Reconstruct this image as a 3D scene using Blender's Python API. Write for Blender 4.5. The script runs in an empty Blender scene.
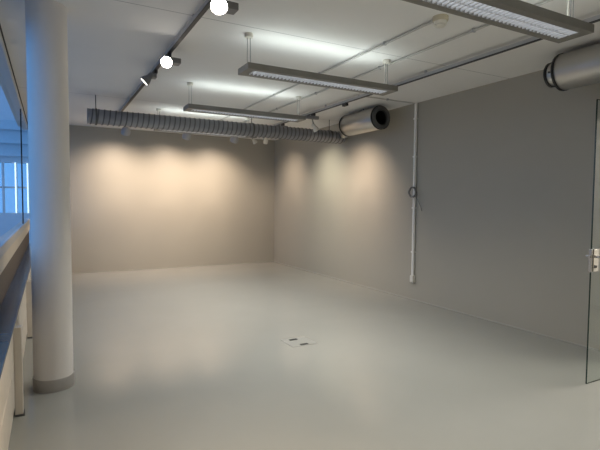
import bpy, bmesh, math, random
from mathutils import Vector, Matrix, Quaternion
random.seed(4)
PI = math.pi
S = bpy.context.scene
C = S.collection
# ------------------------------------------------------------------ room sizes (metres)
XL, XR, YB, YF, H = -0.33, 4.75, -3.0, 10.08, 2.902

# ------------------------------------------------------------------ materials
def mat(name, col, rough=0.5, metal=0.0, noise=0.0, scale=8.0, bump=0.0, bscale=60.0, emit=None, estr=0.0, spec=None, coat=0.0, rvar=0.0):
    m = bpy.data.materials.new(name); m.use_nodes = True
    nt = m.node_tree; N = nt.nodes; L = nt.links
    b = N['Principled BSDF']
    b.inputs['Base Color'].default_value = (*col, 1)
    b.inputs['Roughness'].default_value = rough
    b.inputs['Metallic'].default_value = metal
    if spec is not None: b.inputs['Specular IOR Level'].default_value = spec
    if coat: b.inputs['Coat Weight'].default_value = coat; b.inputs['Coat Roughness'].default_value = 0.12
    if emit: b.inputs['Emission Color'].default_value = (*emit, 1); b.inputs['Emission Strength'].default_value = estr
    tc = N.new('ShaderNodeTexCoord')
    if noise or rvar:
        t = N.new('ShaderNodeTexNoise'); t.inputs['Scale'].default_value = scale; t.inputs['Detail'].default_value = 5
        L.new(tc.outputs['Object'], t.inputs['Vector'])
        if noise:
            r = N.new('ShaderNodeMapRange'); r.inputs['From Min'].default_value = .25; r.inputs['From Max'].default_value = .75
            r.inputs['To Min'].default_value = 1 - noise; r.inputs['To Max'].default_value = 1 + noise
            L.new(t.outputs['Fac'], r.inputs['Value'])
            h = N.new('ShaderNodeVectorMath'); h.operation = 'SCALE'; h.inputs[0].default_value = col
            L.new(r.outputs['Result'], h.inputs['Scale']); L.new(h.outputs['Vector'], b.inputs['Base Color'])
        if rvar:
            r2 = N.new('ShaderNodeMapRange'); r2.inputs['From Min'].default_value = .3; r2.inputs['From Max'].default_value = .7
            r2.inputs['To Min'].default_value = rough - rvar; r2.inputs['To Max'].default_value = rough + rvar
            L.new(t.outputs['Fac'], r2.inputs['Value']); L.new(r2.outputs['Result'], b.inputs['Roughness'])
    if bump:
        t = N.new('ShaderNodeTexNoise'); t.inputs['Scale'].default_value = bscale; t.inputs['Detail'].default_value = 3
        L.new(tc.outputs['Object'], t.inputs['Vector'])
        q = N.new('ShaderNodeBump'); q.inputs['Strength'].default_value = bump; q.inputs['Distance'].default_value = .004
        L.new(t.outputs['Fac'], q.inputs['Height']); L.new(q.outputs['Normal'], b.inputs['Normal'])
    return m

def glass_mat(name, tint, ior, amount=1.0):
    m = bpy.data.materials.new(name); m.use_nodes = True
    nt = m.node_tree; N = nt.nodes; L = nt.links; N.clear()
    o = N.new('ShaderNodeOutputMaterial'); mx = N.new('ShaderNodeMixShader')
    t = N.new('ShaderNodeBsdfTransparent'); t.inputs['Color'].default_value = (*tint, 1)
    g = N.new('ShaderNodeBsdfGlossy'); g.inputs['Roughness'].default_value = 0.02
    f = N.new('ShaderNodeFresnel'); f.inputs['IOR'].default_value = ior
    ge = N.new('ShaderNodeNewGeometry'); inv = N.new('ShaderNodeMath'); inv.operation = 'SUBTRACT'; inv.inputs[0].default_value = 1.0
    ml = N.new('ShaderNodeMath'); ml.operation = 'MULTIPLY'; m2 = N.new('ShaderNodeMath'); m2.operation = 'MULTIPLY'; m2.inputs[1].default_value = amount
    L.new(ge.outputs['Backfacing'], inv.inputs[1]); L.new(f.outputs['Fac'], ml.inputs[0]); L.new(inv.outputs[0], ml.inputs[1]); L.new(ml.outputs[0], m2.inputs[0])
    L.new(m2.outputs[0], mx.inputs['Fac']); L.new(t.outputs[0], mx.inputs[1]); L.new(g.outputs[0], mx.inputs[2])
    L.new(mx.outputs[0], o.inputs['Surface'])
    return m

def ceiling_mat():
    m = mat('ceiling paint', (.78, .77, .76), .75, noise=.02, scale=1.5, bump=.05, bscale=90)
    nt = m.node_tree; N = nt.nodes; L = nt.links; b = N['Principled BSDF']
    src = b.inputs['Base Color'].links[0].from_socket
    tc = N.new('ShaderNodeTexCoord'); sx = N.new('ShaderNodeSeparateXYZ'); L.new(tc.outputs['Object'], sx.inputs[0])
    a = N.new('ShaderNodeMath'); a.operation = 'SUBTRACT'; a.inputs[1].default_value = 3.67; L.new(sx.outputs['Y'], a.inputs[0])
    w = N.new('ShaderNodeMath'); w.operation = 'PINGPONG'; w.inputs[1].default_value = 1.7; L.new(a.outputs[0], w.inputs[0])
    lt = N.new('ShaderNodeMath'); lt.operation = 'LESS_THAN'; lt.inputs[1].default_value = .005; L.new(w.outputs[0], lt.inputs[0])
    mx = N.new('ShaderNodeMix'); mx.data_type = 'RGBA'; L.new(lt.outputs[0], mx.inputs['Factor'])
    L.new(src, mx.inputs['A']); mx.inputs['B'].default_value = (.42, .42, .42, 1)
    L.new(mx.outputs['Result'], b.inputs['Base Color'])
    return m

WALL = (.385, .362, .31)
M = dict(
    floor=mat('grey green epoxy floor', (.305, .306, .283), .13, noise=.03, scale=1.2),
    ceiling=ceiling_mat(),
    wall=mat('satin grey wall paint', WALL, .46, noise=.015, scale=2.0, bump=.10, bscale=120),
    white=mat('white wall paint', (.70, .69, .66), .6, noise=.02, bump=.05),
    cove=mat('floor coving', (.37, .36, .32), .35, noise=.03),
    column=mat('white column paint', (.78, .75, .725), .55, noise=.015, scale=3, bump=.06, bscale=80),
    ring=mat('brushed base ring', (.40, .385, .37), .42, .5, noise=.06, scale=20),
    cream=mat('cream painted board', (.70, .64, .56), .5, noise=.05, scale=6),
    brown=mat('brown recess shade', (.075, .055, .05), .5, noise=.08),  # shadow under the sill band, put into the base colour
    sill=mat('dark glossy sill top', (.035, .085, .19), .25, noise=.1),
    frame=mat('pale window frame', (.55, .56, .58), .4, noise=.03),
    black=mat('black rubber', (.012, .012, .013), .6, noise=.1),
    galv=mat('galvanised spiral duct', (.29, .295, .315), .40, .6, noise=.06, scale=14),
    seam=mat('spiral lock seam', (.13, .133, .145), .45, .6, noise=.06, scale=14),
    steel=mat('brushed steel', (.56, .545, .52), .36, .95, noise=.05, scale=5),
    darksteel=mat('dark steel collar', (.13, .13, .13), .5, .6, noise=.1),
    lamp=mat('grey lamp housing', (.23, .225, .21), .5, .25, noise=.05),
    louvre=mat('white louvre blade', (.62, .62, .64), .35, noise=.02),
    tube=mat('fluorescent tube', (.9, .9, .9), .5, emit=(.84, .93, 1.0), estr=1.25, noise=.01),
    tubeup=mat('fluorescent tube upward', (.9, .9, .9), .5, emit=(.88, 1.0, .97), estr=2.2, noise=.01),
    tubeblue=mat('cool light tube', (.9, .9, .9), .5, emit=(.75, .92, 1.0), estr=1.6, noise=.01),
    plastic=mat('off white plastic', (.70, .675, .61), .45, noise=.03),
    pipe=mat('grey white conduit', (.86, .85, .82), .45, noise=.04),
    conduit=mat('grey ceiling conduit', (.50, .49, .47), .45, noise=.04),
    base=mat('yellowed plastic base', (.52, .46, .34), .45, noise=.03),
    track=mat('light grey track', (.42, .42, .44), .4, .3, noise=.04),
    trackdark=mat('dark track groove', (.03, .03, .035), .5, noise=.1),
    spot=mat('grey spotlight housing', (.20, .20, .21), .45, .3, noise=.05),
    lens=mat('lit lens', (1, 1, 1), .3, emit=(1.0, .93, .82), estr=40.0, noise=.01),
    lenswhite=mat('lit cool lens', (1, 1, 1), .3, emit=(1.0, .97, .88), estr=6.0, noise=.01),
    wire=mat('steel wire', (.35, .35, .36), .4, .7, noise=.05),
    cable=mat('grey cable', (.17, .17, .17), .55, noise=.1),
    chrome=mat('chrome fittings', (.70, .68, .66), .22, 1.0, noise=.03),
    edge=mat('dark glass edge', (.012, .03, .022), .15, noise=.05),
    pane=glass_mat('door glass', (.96, .985, .97), 1.5, 1.1),
    wpane=glass_mat('window glass', (.92, .96, 1.0), 1.22, .4),
    facade=mat('pale facade', (.62, .66, .70), .7, noise=.05),
    facadewin=mat('facade window glass', (.80, .95, 1.0), .06, 1.0, noise=.02),
    ground=mat('courtyard paving', (.25, .26, .28), .8, noise=.15, scale=2),
    boxlid=mat('floor box lid', (.30, .301, .28), .35, noise=.04),
    slot=mat('black slot', (.01, .01, .01), .5, noise=.1),
)

# ------------------------------------------------------------------ mesh helpers
def new(): return bmesh.new()
def box(bm, x0, x1, y0, y1, z0, z1):
    v = [bm.verts.new((x, y, z)) for x in (x0, x1) for y in (y0, y1) for z in (z0, z1)]
    for q in ((0, 1, 3, 2), (4, 6, 7, 5), (0, 4, 5, 1), (2, 3, 7, 6), (0, 2, 6, 4), (1, 5, 7, 3)):
        bm.faces.new([v[i] for i in q])
    return bm
def frame_of(d):
    d = Vector(d).normalized()
    a = Vector((0, 0, 1)) if abs(d.z) < .9 else Vector((1, 0, 0))
    u = d.cross(a).normalized(); return d, u, d.cross(u)
def lathe(bm, prof, origin=(0, 0, 0), axis=(0, 0, 1), n=32, cap0=True, cap1=True):
    """prof: list of (distance along axis, radius)"""
    d, u, w = frame_of(axis); o = Vector(origin); rings = []
    for t, r in prof:
        rings.append([bm.verts.new(o + d * t + (u * math.cos(2 * PI * k / n) + w * math.sin(2 * PI * k / n)) * r) for k in range(n)])
    for a, b in zip(rings, rings[1:]):
        for k in range(n): bm.faces.new((a[k], a[(k + 1) % n], b[(k + 1) % n], b[k]))
    if cap0: bm.faces.new(rings[0][::-1])
    if cap1: bm.faces.new(rings[-1])
    return bm
def cyl(bm, a, b, r, n=16):
    a = Vector(a); b = Vector(b); return lathe(bm, [(0, r), ((b - a).length, r)], a, b - a, n)
def tube(bm, pts, r, n=8):
    pts = [Vector(p) for p in pts]; rings = []
    d0, u, w = frame_of(pts[1] - pts[0])
    for i, p in enumerate(pts):
        d = (pts[min(i + 1, len(pts) - 1)] - pts[max(i - 1, 0)]).normalized()
        u = (u - d * u.dot(d)).normalized(); w = d.cross(u)
        rings.append([bm.verts.new(p + (u * math.cos(2 * PI * k / n) + w * math.sin(2 * PI * k / n)) * r) for k in range(n)])
    for a, b in zip(rings, rings[1:]):
        for k in range(n): bm.faces.new((a[k], a[(k + 1) % n], b[(k + 1) % n], b[k]))
    bm.faces.new(rings[0][::-1]); bm.faces.new(rings[-1])
    return bm
def obj(name, bm, m, parent=None, bevel=0.0, smooth=False):
    bmesh.ops.recalc_face_normals(bm, faces=bm.faces)
    me = bpy.data.meshes.new(name); bm.to_mesh(me); bm.free()
    o = bpy.data.objects.new(name, me); C.objects.link(o); me.materials.append(M[m])
    if smooth:
        for f in me.polygons: f.use_smooth = True
        me.set_sharp_from_angle(angle=math.radians(40))
    if bevel:
        b = o.modifiers.new('bevel', 'BEVEL'); b.width = bevel; b.segments = 2; b.limit_method = 'ANGLE'
    if parent: o.parent = parent
    return o
def tag(o, label, cat, group=None):
    o['label'] = label; o['category'] = cat
    if group: o['group'] = group
    return o
def thing(name, loc, label, cat, group=None):
    o = bpy.data.objects.new(name, None); o.empty_display_size = .1; C.objects.link(o); o.location = loc
    return tag(o, label, cat, group)
def struct(o, label=None, cat=None):
    o['kind'] = 'structure'
    if label: o['label'] = label
    if cat: o['category'] = cat
    return o
def copy_tree(o, parent=None):
    kids = list(o.children)
    c = o.copy(); C.objects.link(c)
    if parent: c.parent = parent
    for k in kids: copy_tree(k, c)
    return c

# ------------------------------------------------------------------ setting
struct(obj('floor', box(new(), XL - .15, XR + 2.2, YB - .12, YF + .12, -.12, 0), 'floor'), 'glossy grey green poured floor of the empty room', 'floor')
struct(obj('ceiling', box(new(), XL - .15, XR + 2.2, YB - .12, YF + .12, H, H + .15), 'ceiling'), 'white painted ceiling with faint panel joints', 'ceiling')
struct(obj('wall_far', box(new(), XL, XR + .12, YF, YF + .12, 0, H), 'wall'), 'grey far wall washed by warm spotlights', 'wall')
bm = new(); DY0, DY1, DZ = 1.06, 2.14, 2.32
box(bm, XR, XR + .12, DY1, YF, 0, H); box(bm, XR, XR + .12, YB, DY0, 0, H); box(bm, XR, XR + .12, DY0, DY1, DZ, H)
struct(obj('wall_right', bm, 'wall'), 'long grey right wall with a white conduit', 'wall')
struct(obj('wall_back', box(new(), XL - .15, XR + .12, YB - .12, YB, 0, H), 'white'), 'white wall at the near end of the room', 'wall')
bm = new(); box(bm, XL - .15, XL, YB, YF, .89, 1.02); box(bm, XL - .15, XL - .02, YB, YF, 0, .89); box(bm, XL - .15, XL, YB, YF, 2.80, H); box(bm, XL - .15, XL, YB, 2.8, 1.02, 2.80)
struct(obj('wall_left', bm, 'cream'), 'cream parapet wall below the windows', 'wall')
struct(obj('trim_1', box(new(), XL, XL + .008, YB, YF, 2.845, 2.87), 'black'), 'black shadow gap above the left windows', 'trim')
struct(obj('baseboard_far', box(new(), XL, XR, YF - .012, YF, 0, .016), 'cove'), 'thin floor coloured coving under the far wall', 'baseboard')
struct(obj('baseboard_right', box(new(), XR - .010, XR, DY1, YF - .012, 0, .012), 'cove'), 'thin floor coloured coving along the right wall', 'baseboard')
# the lobby behind the doorway in the right wall
bm = new()
box(bm, XR + 2.1, XR + 2.2, -.6, 3.6, 0, H); box(bm, XR + .12, XR + 2.1, -.7, -.6, 0, H); box(bm, XR + .12, XR + 2.1, 3.6, 3.7, 0, H)
struct(obj('wall_lobby', bm, 'white'), 'white lobby walls behind the glass door', 'wall')

# window band along the left side
w = bpy.data.objects.new('window_1', None); C.objects.link(w); struct(w, 'blue lit window band along the left wall', 'window')
obj('sill_bar', box(new(), XL - .08, XL + .012, 2.8, YF, 1.02, 1.10), 'frame', w, .004)
obj('head_bar', box(new(), XL - .08, XL + .006, 2.8, YF, 2.745, 2.80), 'frame', w, .004)
ys = [2.8, 7.8, YF]
for y in ys[1:-1]:
    obj('mullion', box(new(), XL - .016, XL + .002, y - .006, y + .006, 1.10, 2.745), 'black', w, .001)
for a, b in zip(ys, ys[1:]):
    obj('pane', box(new(), XL - .010, XL - .004, a + .006, b - .006, 1.10, 2.745), 'wpane', w)

# windowsill cabinet running along the left wall
t = thing('windowsill_cabinet', (XL + .06, 2, 0), 'low cream windowsill cabinet with dark glossy top under the left windows', 'cabinet')
def loc(o, t): o.parent = t; o.matrix_parent_inverse = Matrix.Translation(-t.location); return o
loc(obj('shade_strip', box(new(), XL - .0199, XL - .012, YB, YF, .634, .889), 'brown'), t)  # dark strip painted as the shadow between sill band and cabinet top
loc(obj('top', box(new(), XL - .0199, -.215, YB, YF, .612, .632), 'sill', None, .003), t)
bm = new(); box(bm, XL, -.235, YB, YF, 0, .09); box(bm, XL, -.225, YB, YF, .10, .34); box(bm, XL, -.225, YB, YF, .35, .612); box(bm, XL, -.245, YB, YF, .08, .36)
loc(obj('front_panel', bm, 'cream', None, .004), t)
for y in (1.6, 3.6, 5.6, 7.6):
    loc(obj('post', box(new(), -.225, -.178, y - .035, y + .035, 0, .60), 'cream', None, .004), t)
    loc(obj('foot_plate', box(new(), -.2249, -.170, y - .042, y + .042, 0, .012), 'darksteel'), t)

# round column
t = thing('column', (.008, 4.03, 0), 'round white column with a grey base ring beside the left windows', 'column')
obj('shaft', lathe(new(), [(0.0, .138), (H, .138)], n=64), 'column', t, smooth=True)
obj('base_ring', lathe(new(), [(0, .145), (.088, .145), (.094, .142), (.094, .137)], n=64), 'ring', t, smooth=True)

# ------------------------------------------------------------------ glass door
d = bpy.data.objects.new('door_1', None); C.objects.link(d); d.location = (XR, 2.12, 0)
struct(d, 'frameless clear glass door standing open at the right edge', 'door')
dx0 = 3.775 - XR
obj('glass_leaf', box(new(), dx0 + .004, -.03, -.004, .004, .004, 2.262), 'pane', d)
bm = new(); box(bm, dx0, dx0 + .004, -.005, .005, .004, 2.262); box(bm, dx0, -.03, -.004, .004, 2.262, 2.266); box(bm, dx0, -.03, -.004, .004, .001, .004)
obj('glass_edge', bm, 'edge', d)
lk = obj('lock_case', box(new(), dx0 + .012, dx0 + .085, -.016, .016, .91, 1.09), 'chrome', d, .004)
obj('latch_plate', box(new(), dx0 - .012, dx0 - .001, -.014, .014, .905, 1.09), 'chrome', lk, .003)
obj('latch_bolt', box(new(), dx0 - .026, dx0 - .012, -.007, .007, 1.02, 1.045), 'chrome', lk, .002)
bm = new(); cyl(bm, (dx0 + .035, -.05, 1.03), (dx0 + .035, -.018, 1.03), .011); tube(bm, [(dx0 + .035, -.05, 1.03), (dx0 + .06, -.052, 1.03), (dx0 + .15, -.052, 1.025)], .009, 12)
o = obj('door_handle', bm, 'chrome', lk, smooth=True)
bm = new(); cyl(bm, (dx0 + .035, .05, 1.03), (dx0 + .035, .018, 1.03), .011); tube(bm, [(dx0 + .035, .05, 1.03), (dx0 + .06, .052, 1.03), (dx0 + .15, .052, 1.025)], .009, 12)
obj('door_handle', bm, 'chrome', lk, smooth=True)
bm = new(); cyl(bm, (dx0 + .035, -.024, .95), (dx0 + .035, .024, .95), .012); obj('lock_cylinder', bm, 'darksteel', lk, smooth=True)
for z in (.25, 2.0):
    obj('hinge', box(new(), -.10, 0, -.014, .014, z - .05, z + .05), 'chrome', d, .003)
bm = new(); box(bm, XR - .004, XR + .124, DY1 - .03, DY1, 0, DZ); box(bm, XR - .004, XR + .124, DY0, DY0 + .03, 0, DZ); box(bm, XR - .004, XR + .124, DY0 + .03, DY1 - .03, DZ - .03, DZ)
struct(obj('trim_2', bm, 'lamp'), 'dark metal frame of the doorway', 'trim')

# ------------------------------------------------------------------ suspended linear lamps
LG = 'suspended linear lamps in a row'
DOWN, UP = 11, 1.3
def make_lamp(loc, label):
    L0, W, T = .81, .12, .052          # half length, half width, thickness
    t = thing('pendant_lamp', loc, label, 'lamp', LG)
    bm = new()
    box(bm, -L0, L0, -W, -W + .050, 0, T); box(bm, -L0, L0, W - .050, W, 0, T)
    box(bm, -L0, -L0 + .07, -W + .050, W - .050, 0, T); box(bm, L0 - .07, L0, -W + .050, W - .050, 0, T)
    obj('housing', bm, 'lamp', t)
    lo = obj('diffuser', box(new(), -L0 + .07, L0 - .07, -W + .050, W - .050, .026, .030), 'tube', t)
    bm = new(); n = 40
    for k in range(n):
        x = -L0 + .07 + (k + .5) * (2 * L0 - .14) / n
        box(bm, x - .004, x + .004, -W + .050, W - .050, .002, .024)
    box(bm, -L0 + .07, L0 - .07, -.002, .002, .003, .024)
    obj('louvre', bm, 'louvre', t)
    obj('upper_diffuser', box(new(), -L0 + .07, L0 - .07, -W + .050, W - .050, T - .012, T - .006), 'tubeup', t)
    for nm, z, rx, en, sp, cl in (('down_light', -.001, 0, DOWN, 120, (1, .965, .88)), ('up_light', T + .001, PI, UP, 180, (.92, 1, .95))):
        ld = bpy.data.lights.new(nm, 'AREA'); ld.shape = 'RECTANGLE'; ld.size = 2 * L0 - .16; ld.size_y = 2 * W - .11; ld.energy = en; ld.spread = math.radians(sp); ld.color = cl
        q = bpy.data.objects.new(nm, ld); C.objects.link(q); q.parent = t; q.location = (0, 0, z); q.rotation_euler = (rx, 0, 0)
    hz = H - loc[2]
    for x in (-.755, .755):
        cn = obj('canopy', lathe(new(), [(hz - .035, .034), (hz - .03, .038), (hz, .038)], (x, .0, 0), n=24), 'plastic', t, smooth=True)
        bm = new()
        for e in (-.016, .016): cyl(bm, (x + e, 0, T), (x + e * .8, 0, hz - .03), .0032, 6)
        obj('suspension_wire', bm, 'wire', cn)
    bm = new(); pts = [(.745 + .03 * math.sin(k / 10 * PI), .02 + .02 * math.sin(k / 10 * PI), T + (hz - T - .03) * k / 10) for k in range(11)]
    obj('power_cord', tube(bm, pts, .005), 'plastic', t, smooth=True)
    return t
lamp = make_lamp((2.35, 1.93, 2.57), 'grey suspended linear lamp nearest the camera, cut by the top edge of the photo')
for y, lb in ((3.82, 'grey suspended linear lamp over the middle of the room, in front of the silencer'),
              (5.73, 'grey suspended linear lamp just in front of the ribbed duct'),
              (7.60, 'grey suspended linear lamp hidden behind the ribbed duct, its bright edge showing below'),
              (.06, 'unseen grey linear lamp added behind the camera as fill light'),  # this lamp and the next are unseen, added for ambient fill
              (-1.84, 'unseen grey linear lamp added at the near end of the room as fill light')):
    c = copy_tree(lamp)
    if y > 3:
        for k in c.children:
            if k.name.startswith('down_light'): k.data = k.data.copy(); k.data.energy = 25
    c.location = (2.305 if y > 3 else 2.33, y, 2.57); c['label'] = lb

# ------------------------------------------------------------------ spiral duct and silencers
t = thing('spiral_duct', (.49, 7.05, 2.605), 'long ribbed spiral duct hanging across the room before the far wall', 'duct')
LD = 4.19
obj('duct_pipe', lathe(new(), [(0, .103), (LD, .103)], (0, 0, 0), (1, 0, 0), 40), 'galv', t, smooth=True)
TURNS = int(LD / .074); pts = []
for i in range(TURNS * 24 + 1):
    a = 2 * PI * i / 24; pts.append((.01 + (LD - .02) * i / (TURNS * 24), .103 * math.cos(a), -.103 * math.sin(a)))
obj('spiral_seam', tube(new(), pts, .009, 6), 'seam', t, smooth=True)
obj('end_cap', lathe(new(), [(0, .106), (.012, .106)], (-.008, 0, 0), (1, 0, 0), 36), 'galv', t)
for x in (.10, 2.42, 3.9):
    st = obj('hanger_strap', lathe(new(), [(-.012, .112), (-.012, .1155), (.012, .1155), (.012, .112)], (x, 0, 0), (1, 0, 0), 36, False, False), 'darksteel', t)
    obj('hanger_rod', cyl(new(), (x, 0, .11), (x, 0, H - 2.605), .006, 8), 'darksteel', st)

def silencer(y0, y1, flip, label):
    """shell from y0 (far end) to y1 (near end) along the right wall"""
    t = thing('duct_silencer', (4.35, y1, 2.705), label, 'duct', 'duct silencers along the right wall')
    Ln = y0 - y1
    obj('shell', lathe(new(), [(.02, .165), (.03, .170), (Ln - .03, .170), (Ln - .02, .165)], (0, 0, 0), (0, 1, 0), 48, False, True), 'steel', t, smooth=True)
    for yy in (.022, Ln - .022):
        obj('rubber_collar', lathe(new(), [(-.012, .168), (-.012, .176), (.012, .176), (.012, .168)], (0, yy, 0), (0, 1, 0), 48, False, False), 'black', t, smooth=True)
    return t, Ln
t, Ln = silencer(6.42, 5.53, 0, 'short silver duct silencer with an open dark mouth, beside the ribbed duct end')
obj('mouth_ring', lathe(new(), [(.03, .105), (.0, .105), (-.012, .112), (-.012, .150), (.0, .166), (.03, .166)], (0, 0, 0), (0, 1, 0), 48, False, False), 'darksteel', t, smooth=True)
obj('mouth_lining', lathe(new(), [(.0, .106), (.5, .106)], (0, 0, 0), (0, 1, 0), 40, False, True), 'black', t, smooth=True)
obj('neck', tube(new(), [(0, Ln - .03, 0), (.04, Ln + .06, -.005), (.15, Ln + .25, -.03), (.23, Ln + .43, -.055)], .085, 32), 'steel', t, smooth=True)
obj('hanger', cyl(new(), (0, Ln * .5, .169), (0, Ln * .5, H - 2.705), .006, 8), 'darksteel', t)
t, Ln = silencer(2.79, -1.6, 0, 'large silver duct silencer with black rubber collars entering at upper right')
nk = obj('neck', lathe(new(), [(Ln - .03, .111), (Ln + .095, .111), (Ln + .095, .104), (Ln - .02, .104)], (0, 0, 0), (0, 1, 0), 40, False, False), 'steel', t, smooth=True)
obj('neck_collar', lathe(new(), [(Ln + .075, .110), (Ln + .075, .118), (Ln + .102, .118), (Ln + .102, .103)], (0, 0, 0), (0, 1, 0), 40, False, False), 'black', nk, smooth=True)
obj('bolt', cyl(new(), (-.110, Ln + .045, .0), (-.120, Ln + .045, 0), .010, 10), 'darksteel', nk)
obj('neck_lining', lathe(new(), [(Ln + .0, .103), (Ln + .01, .103)], (0, 0, 0), (0, 1, 0), 40), 'black', t)
for yy in (.5, 3.2):
    obj('hanger', cyl(new(), (0, yy, .17), (0, yy, H - 2.705), .006, 8), 'darksteel', t)

# ------------------------------------------------------------------ track rails
def rail(a, b, z, label, hang, axis='y', x=0, group='lighting track rails'):
    t = thing('track_rail', ((x, a, z) if axis == 'y' else (a, x, z)), label, 'lighting track', group)
    Ln = b - a
    def bx(u0, u1, s0, s1, z0, z1, bm): return box(bm, s0, s1, u0, u1, z0, z1) if axis == 'y' else box(bm, u0, u1, s0, s1, z0, z1)
    obj('rail_body', bx(0, Ln, -.018, .018, 0, .032, new()), 'track', t)
    obj('groove', bx(0, Ln, -.016, .016, -.006, 0, new()), 'trackdark', t)
    for h in hang:
        bm = new(); bx(h - a - .012, h - a + .012, -.009, .009, .032, H - z, bm)
        obj('hanger', bm, 'track', t)
    return t
tl = rail(.3, 9.0, 2.84, 'lighting track carrying the bright spotlights, on the left part of the ceiling', (1.0, 3.65, 5.9, 8.4), x=1.02)
tr = rail(.6, 8.9, 2.835, 'grey lighting track running along the ceiling near the right wall', (1.4, 3.9, 6.0, 8.3), x=3.67)
tf = rail(.7, 4.5, 2.84, 'lighting track behind the ribbed duct along the far wall', (1.0, 2.6, 4.2), axis='x', x=9.05)

# ------------------------------------------------------------------ spotlights
def spotlight(name, base, drop, aim, off, label, group, power, col, size, blend, lens='lens', gear=(0, 0), r=.055, gl=.07, gw=.028, body='spot', ball=False):
    """base: point under the track; head pivot hangs 'drop' below, shifted by 'off'"""
    t = thing(name, base, label, 'spotlight', group)
    obj('adapter', box(new(), -.017, .017, -.045, .045, -.036, .0), 'trackdark', t, .004)
    gx, gy = gear
    g = obj('gear_box', box(new(), gx - gw, gx + gw, gy - gl, gy + gl, -.085, -.036), 'spot', t, .005)
    piv = Vector((off[0], off[1], -drop))
    ar = obj('bracket_arm', tube(new(), [(gx, gy, -.075), (gx * .5 + piv.x * .5, gy * .5 + piv.y * .5, -.5 * drop - .045), piv], .009, 8), 'spot', t)
    d = (Vector(aim) - Vector(base) - piv).normalized()
    hd = obj('lamp_head', lathe(new(), ([(-.075, .02), (-.068, r * .5), (-.045, r * .82), (-.01, r), (.03, r * 1.05),] if ball else [(-.055, .018), (-.05, .026), (-.005, .030), (.03, r * .80),]) + [ (.065, r), (.072, r), (.072, r * .92), (.060, r * .90)], piv, d, 32, True, True), body, t, smooth=True)
    obj('lens', lathe(new(), [(.0605, r * .88), (.066, r * .80), (.068, r * .4)], piv, d, 28), lens, hd, smooth=True)
    ld = bpy.data.lights.new('beam', 'SPOT'); ld.energy = power; ld.color = col; ld.spot_size = math.radians(size); ld.spot_blend = blend
    ld.shadow_soft_size = .04
    lo = bpy.data.objects.new('beam', ld); C.objects.link(lo); lo.parent = t
    lo.location = piv + d * .075; lo.rotation_mode = 'QUATERNION'; lo.rotation_quaternion = d.to_track_quat('-Z', 'Y')
    return t
WARM = (1, .79, .61); WARM2 = (1, .80, .58); COOL = (1, .92, .72)
GL = 'spotlights on the left track'
spotlight('track_spotlight', (1.02, 3.12, 2.834), .085, (.35, 0.9, 0.3), (-.025, -.15), 'brightest spotlight at the top edge, facing the camera from the left track', GL, 190, WARM2, 80, .8, gear=(.085, -.03), r=.060, gw=.055, gl=.05)
spotlight('track_spotlight', (1.02, 4.52, 2.834), .085, (.25, 0.8, 0.3), (-.045, -.10), 'glaring round spotlight facing the camera, beside the bell shaped one', GL, 190, WARM2, 80, .8, gear=(.055, .0), r=.056, gw=.05, gl=.05)
spotlight('track_spotlight', (1.02, 5.15, 2.834), .085, (-.33, 5.38, 1.4), (-.07, -.02), 'small bell shaped spotlight tilted left towards the windows', GL, 35, WARM2, 70, .8, lens='lenswhite', gear=(-.02, 0), r=.056, gl=.04)
GR = 'spotlights on the right track'
for y, wy, wz, col, pw, lb in ((6.37, 6.50, 1.4, WARM, 115, 'small spotlight on the right track next to the silver silencer'),
                           (7.45, 7.60, 1.45, COOL, 95, 'spotlight on the right track just behind the ribbed duct'),
                           (8.85, 9.18, 1.45, WARM, 70, 'spotlight on the right track nearest the far corner')):
    spotlight('track_spotlight', (3.67, y, 2.829), .19 if y < 7 else .12, (XR, wy, wz), (.05, .05), lb, GR, pw, col, 98, 1.0, lens='lenswhite', gear=(-.02, 0), r=.05, gl=.03, gw=.11, body='plastic')
GF = 'spotlights washing the far wall'
for x, tx, pw, lb in ((1.26, 1.14, 165, 'round spotlight below the ribbed duct, leftmost of those washing the far wall'),
                  (2.38, 2.14, 165, 'round spotlight below the ribbed duct, second from the left before the far wall'),
                  (3.36, 3.12, 165, 'round spotlight below the ribbed duct, third from the left before the far wall')):
    spotlight('track_spotlight', (x, 9.05, 2.834), .105, (tx, YF, 1.0), (0, .0), lb, GF, pw, WARM, 124, 1.0, lens='lenswhite', gear=(0, .05), r=.08, gl=.03, body='track', ball=True)
spotlight('track_spotlight', (4.06, 9.05, 2.834), .09, (4.2, YF, 1.2), (0, .0), 'small pale spotlight below the duct, nearest the corner before the far wall', GF, 6, WARM, 80, 1.0, lens='lenswhite', gear=(0, .04), r=.045, gl=.03, body='plastic', ball=True)

# ------------------------------------------------------------------ ceiling conduits, detector, wall pipe
def conduit(a, b, r, label, clips):
    a = Vector(a); b = Vector(b)
    t = thing('conduit_pipe', a, label, 'conduit', 'conduits on the ceiling'); dv = b - a
    obj('pipe', cyl(new(), (0, 0, 0), dv, r, 12), 'conduit', t, smooth=True)
    for c in clips:
        p = dv.normalized() * c
        e = Vector((.014, .014, 0)); e = Vector((.011, .008, 0)) if abs(dv.y) > abs(dv.x) else Vector((.01, .014, 0))
        bm = new(); box(bm, p.x - e.x * 1.3, p.x + e.x * 1.3, p.y - e.y, p.y + e.y, -r - .003, H - a.z)
        obj('clip', bm, 'track', t)
    return t
conduit((2.70, 2.80, 2.884), (2.70, 9.6, 2.884), .010, 'thin ceiling conduit ending at the smoke detector', (.6, 1.75, 2.95, 4.2, 5.4))
conduit((3.137, 1.98, 2.884), (3.137, 9.6, 2.884), .010, 'thin ceiling conduit between the smoke detector and the right track', (.8, 2.05, 3.4, 4.6, 5.9))
fc = conduit((3.70, 5.21, 2.889), (4.735, 5.21, 2.889), .008, 'short ceiling conduit from the right track to the wall pipe', (.5,))
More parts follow.
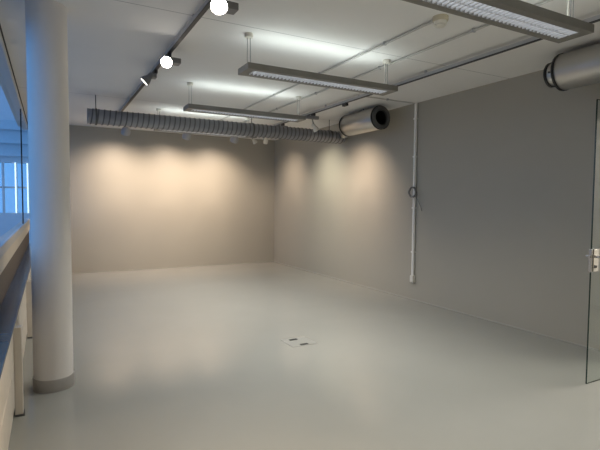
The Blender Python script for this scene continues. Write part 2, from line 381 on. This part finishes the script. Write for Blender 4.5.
obj('feed_box', box(new(), -.052, -.008, .22, .32, -.099, -.061), 'trackdark', fc, .004)
t = thing('smoke_detector', (2.72, 2.74, H), 'round off white smoke detector on the ceiling at a conduit end', 'smoke detector')
obj('base', lathe(new(), [(0, .060), (-.030, .060), (-.036, .055)], n=36), 'base', t, smooth=True)
obj('sensor_head', lathe(new(), [(-.036, .050), (-.060, .048), (-.063, .036), (-.066, .036), (-.070, .040), (-.078, .030), (-.082, .012)], n=36), 'plastic', t, smooth=True)

t = thing('wall_conduit', (XR - .022, 5.21, .37), 'white vertical conduit running up the right wall from socket to ceiling', 'conduit')
obj('pipe', cyl(new(), (0, 0, 0), (0, 0, H - .37), .022, 20), 'pipe', t, smooth=True)
for z in (.35, 1.0, 1.75, 2.3): obj('clip', box(new(), -.025, .022, -.026, .026, z - .012, z + .012), 'pipe', t, .003)
t = thing('socket_box', (XR, 5.21, .265), 'small white socket box at the foot of the wall conduit', 'socket')
obj('box_body', box(new(), -.045, 0, -.036, .036, 0, .105), 'plastic', t, .006)
obj('cover', box(new(), -.053, -.045, -.030, .030, .012, .093), 'plastic', t, .004)
# coil of cable on the pipe
bm = new(); pts = []
for k in range(121):
    a = 2 * PI * 3 * k / 120 + PI / 2; rr = .070 + .006 * math.sin(k * .7)
    pts.append((-.006 * k / 40 - .008, rr * math.cos(a), rr * math.sin(a)))
tube(bm, pts, .0085, 8)
t = thing('cable_coil', (XR - .050, 5.20, 1.60), 'dark cable coiled on the wall conduit with a loose hanging end', 'cable')
obj('coil', bm, 'cable', t, smooth=True)
obj('loose_end', tube(new(), [(-.01, -.05, -.06), (.012, -.09, -.12), (.022, -.13, -.20), (.026, -.155, -.27)], .005, 8), 'cable', t, smooth=True)
obj('cable_tie', box(new(), -.026, .002, -.012, .012, -.088, -.064), 'plastic', t, .003)

# floor box
t = thing('floor_box', (2.25, 4.17, 0), 'square floor outlet lid with two dark slots in the middle of the floor', 'floor outlet')
t.rotation_euler = (0, 0, .0)
bm = new()
for (a, b, c, d2) in ((-.140, .140, -.140, -.136), (-.140, .140, .136, .140), (-.140, -.136, -.136, .136), (.136, .140, -.136, .136)): box(bm, a, b, c, d2, 0, .0025)
obj('rim', bm, 'ring', t)
obj('lid', box(new(), -.136, .136, -.136, .136, 0, .002), 'boxlid', t)
for dx, y in ((.008, -.105), (-.02, .08)): obj('cable_slot', box(new(), dx - .045, dx + .045, y - .021, y + .021, .0015, .004), 'slot', t)

# ------------------------------------------------------------------ outside the windows
struct(obj('ground', box(new(), -30, XL - .16, -20, 40, -.4, -.05), 'ground'), 'paved courtyard outside the windows', 'ground')
t = thing('building', (-4.0, 14.2, -.05), 'pale building wing with blue windows across the courtyard', 'building')
bm = new()
box(bm, -6, 3.6, 0, .4, 0, 1.15); box(bm, -6, 3.6, 0, .4, 2.46, 5.5)
for z in (2.62, 2.95, 3.3): box(bm, -6, 3.6, -.10, 0, z, z + .07)
obj('wall', bm, 'facade', t)
for k in range(17):
    x = 3.54 - k * .29 * 1.0
    obj('mullion', box(new(), x - .02, x + .02, -.03, .30, 1.15, 2.46), 'louvre', t)
for x in (3.24, 3.51):
    obj('light_tube', cyl(new(), (x, -.05, 1.15), (x, -.05, 2.46), .016, 10), 'tubeblue', t, smooth=True)
obj('transom', box(new(), -6, 3.6, .02, .30, 1.80, 1.84), 'frame', t)
obj('pane', box(new(), -6, 3.6, .10, .12, 1.15, 2.46), 'facadewin', t)

# ------------------------------------------------------------------ light
wd = bpy.data.worlds.new('sky'); S.world = wd; wd.use_nodes = True
N = wd.node_tree.nodes; bg = N['Background']; bg.inputs['Color'].default_value = (.20, .50, 1.0, 1); bg.inputs['Strength'].default_value = 1.05
# unseen area light added in the lobby to brighten the door glass reflection
ld = bpy.data.lights.new('lobby_light', 'AREA'); ld.shape = 'RECTANGLE'; ld.size = .6; ld.size_y = 1.2; ld.energy = 110; ld.color = (1, .93, .82)
lo = bpy.data.objects.new('lobby_light', ld); C.objects.link(lo); lo.location = (5.9, 1.6, 2.88)

# ------------------------------------------------------------------ camera
cd = bpy.data.cameras.new('camera'); cam = bpy.data.objects.new('camera', cd); C.objects.link(cam); S.camera = cam
cd.sensor_fit = 'HORIZONTAL'; cd.sensor_width = 36; cd.lens = 27.80; cd.clip_start = .03
yaw, pitch, roll = math.radians(28.419), math.radians(-2.883), math.radians(.407)
f = Vector((math.sin(yaw) * math.cos(pitch), math.cos(yaw) * math.cos(pitch), math.sin(pitch)))
r = Vector((math.cos(yaw), -math.sin(yaw), 0)); u = r.cross(f)
r2 = r * math.cos(roll) + u * math.sin(roll); u2 = u * math.cos(roll) - r * math.sin(roll)
cam.matrix_world = Matrix(((r2.x, u2.x, -f.x, 0), (r2.y, u2.y, -f.y, 0), (r2.z, u2.z, -f.z, 1.45), (0, 0, 0, 1)))

S.view_settings.view_transform = 'Standard'; S.view_settings.look = 'None'; S.view_settings.gamma = 1.0
S.view_settings.use_curve_mapping = False
S.view_settings.exposure = 0.12
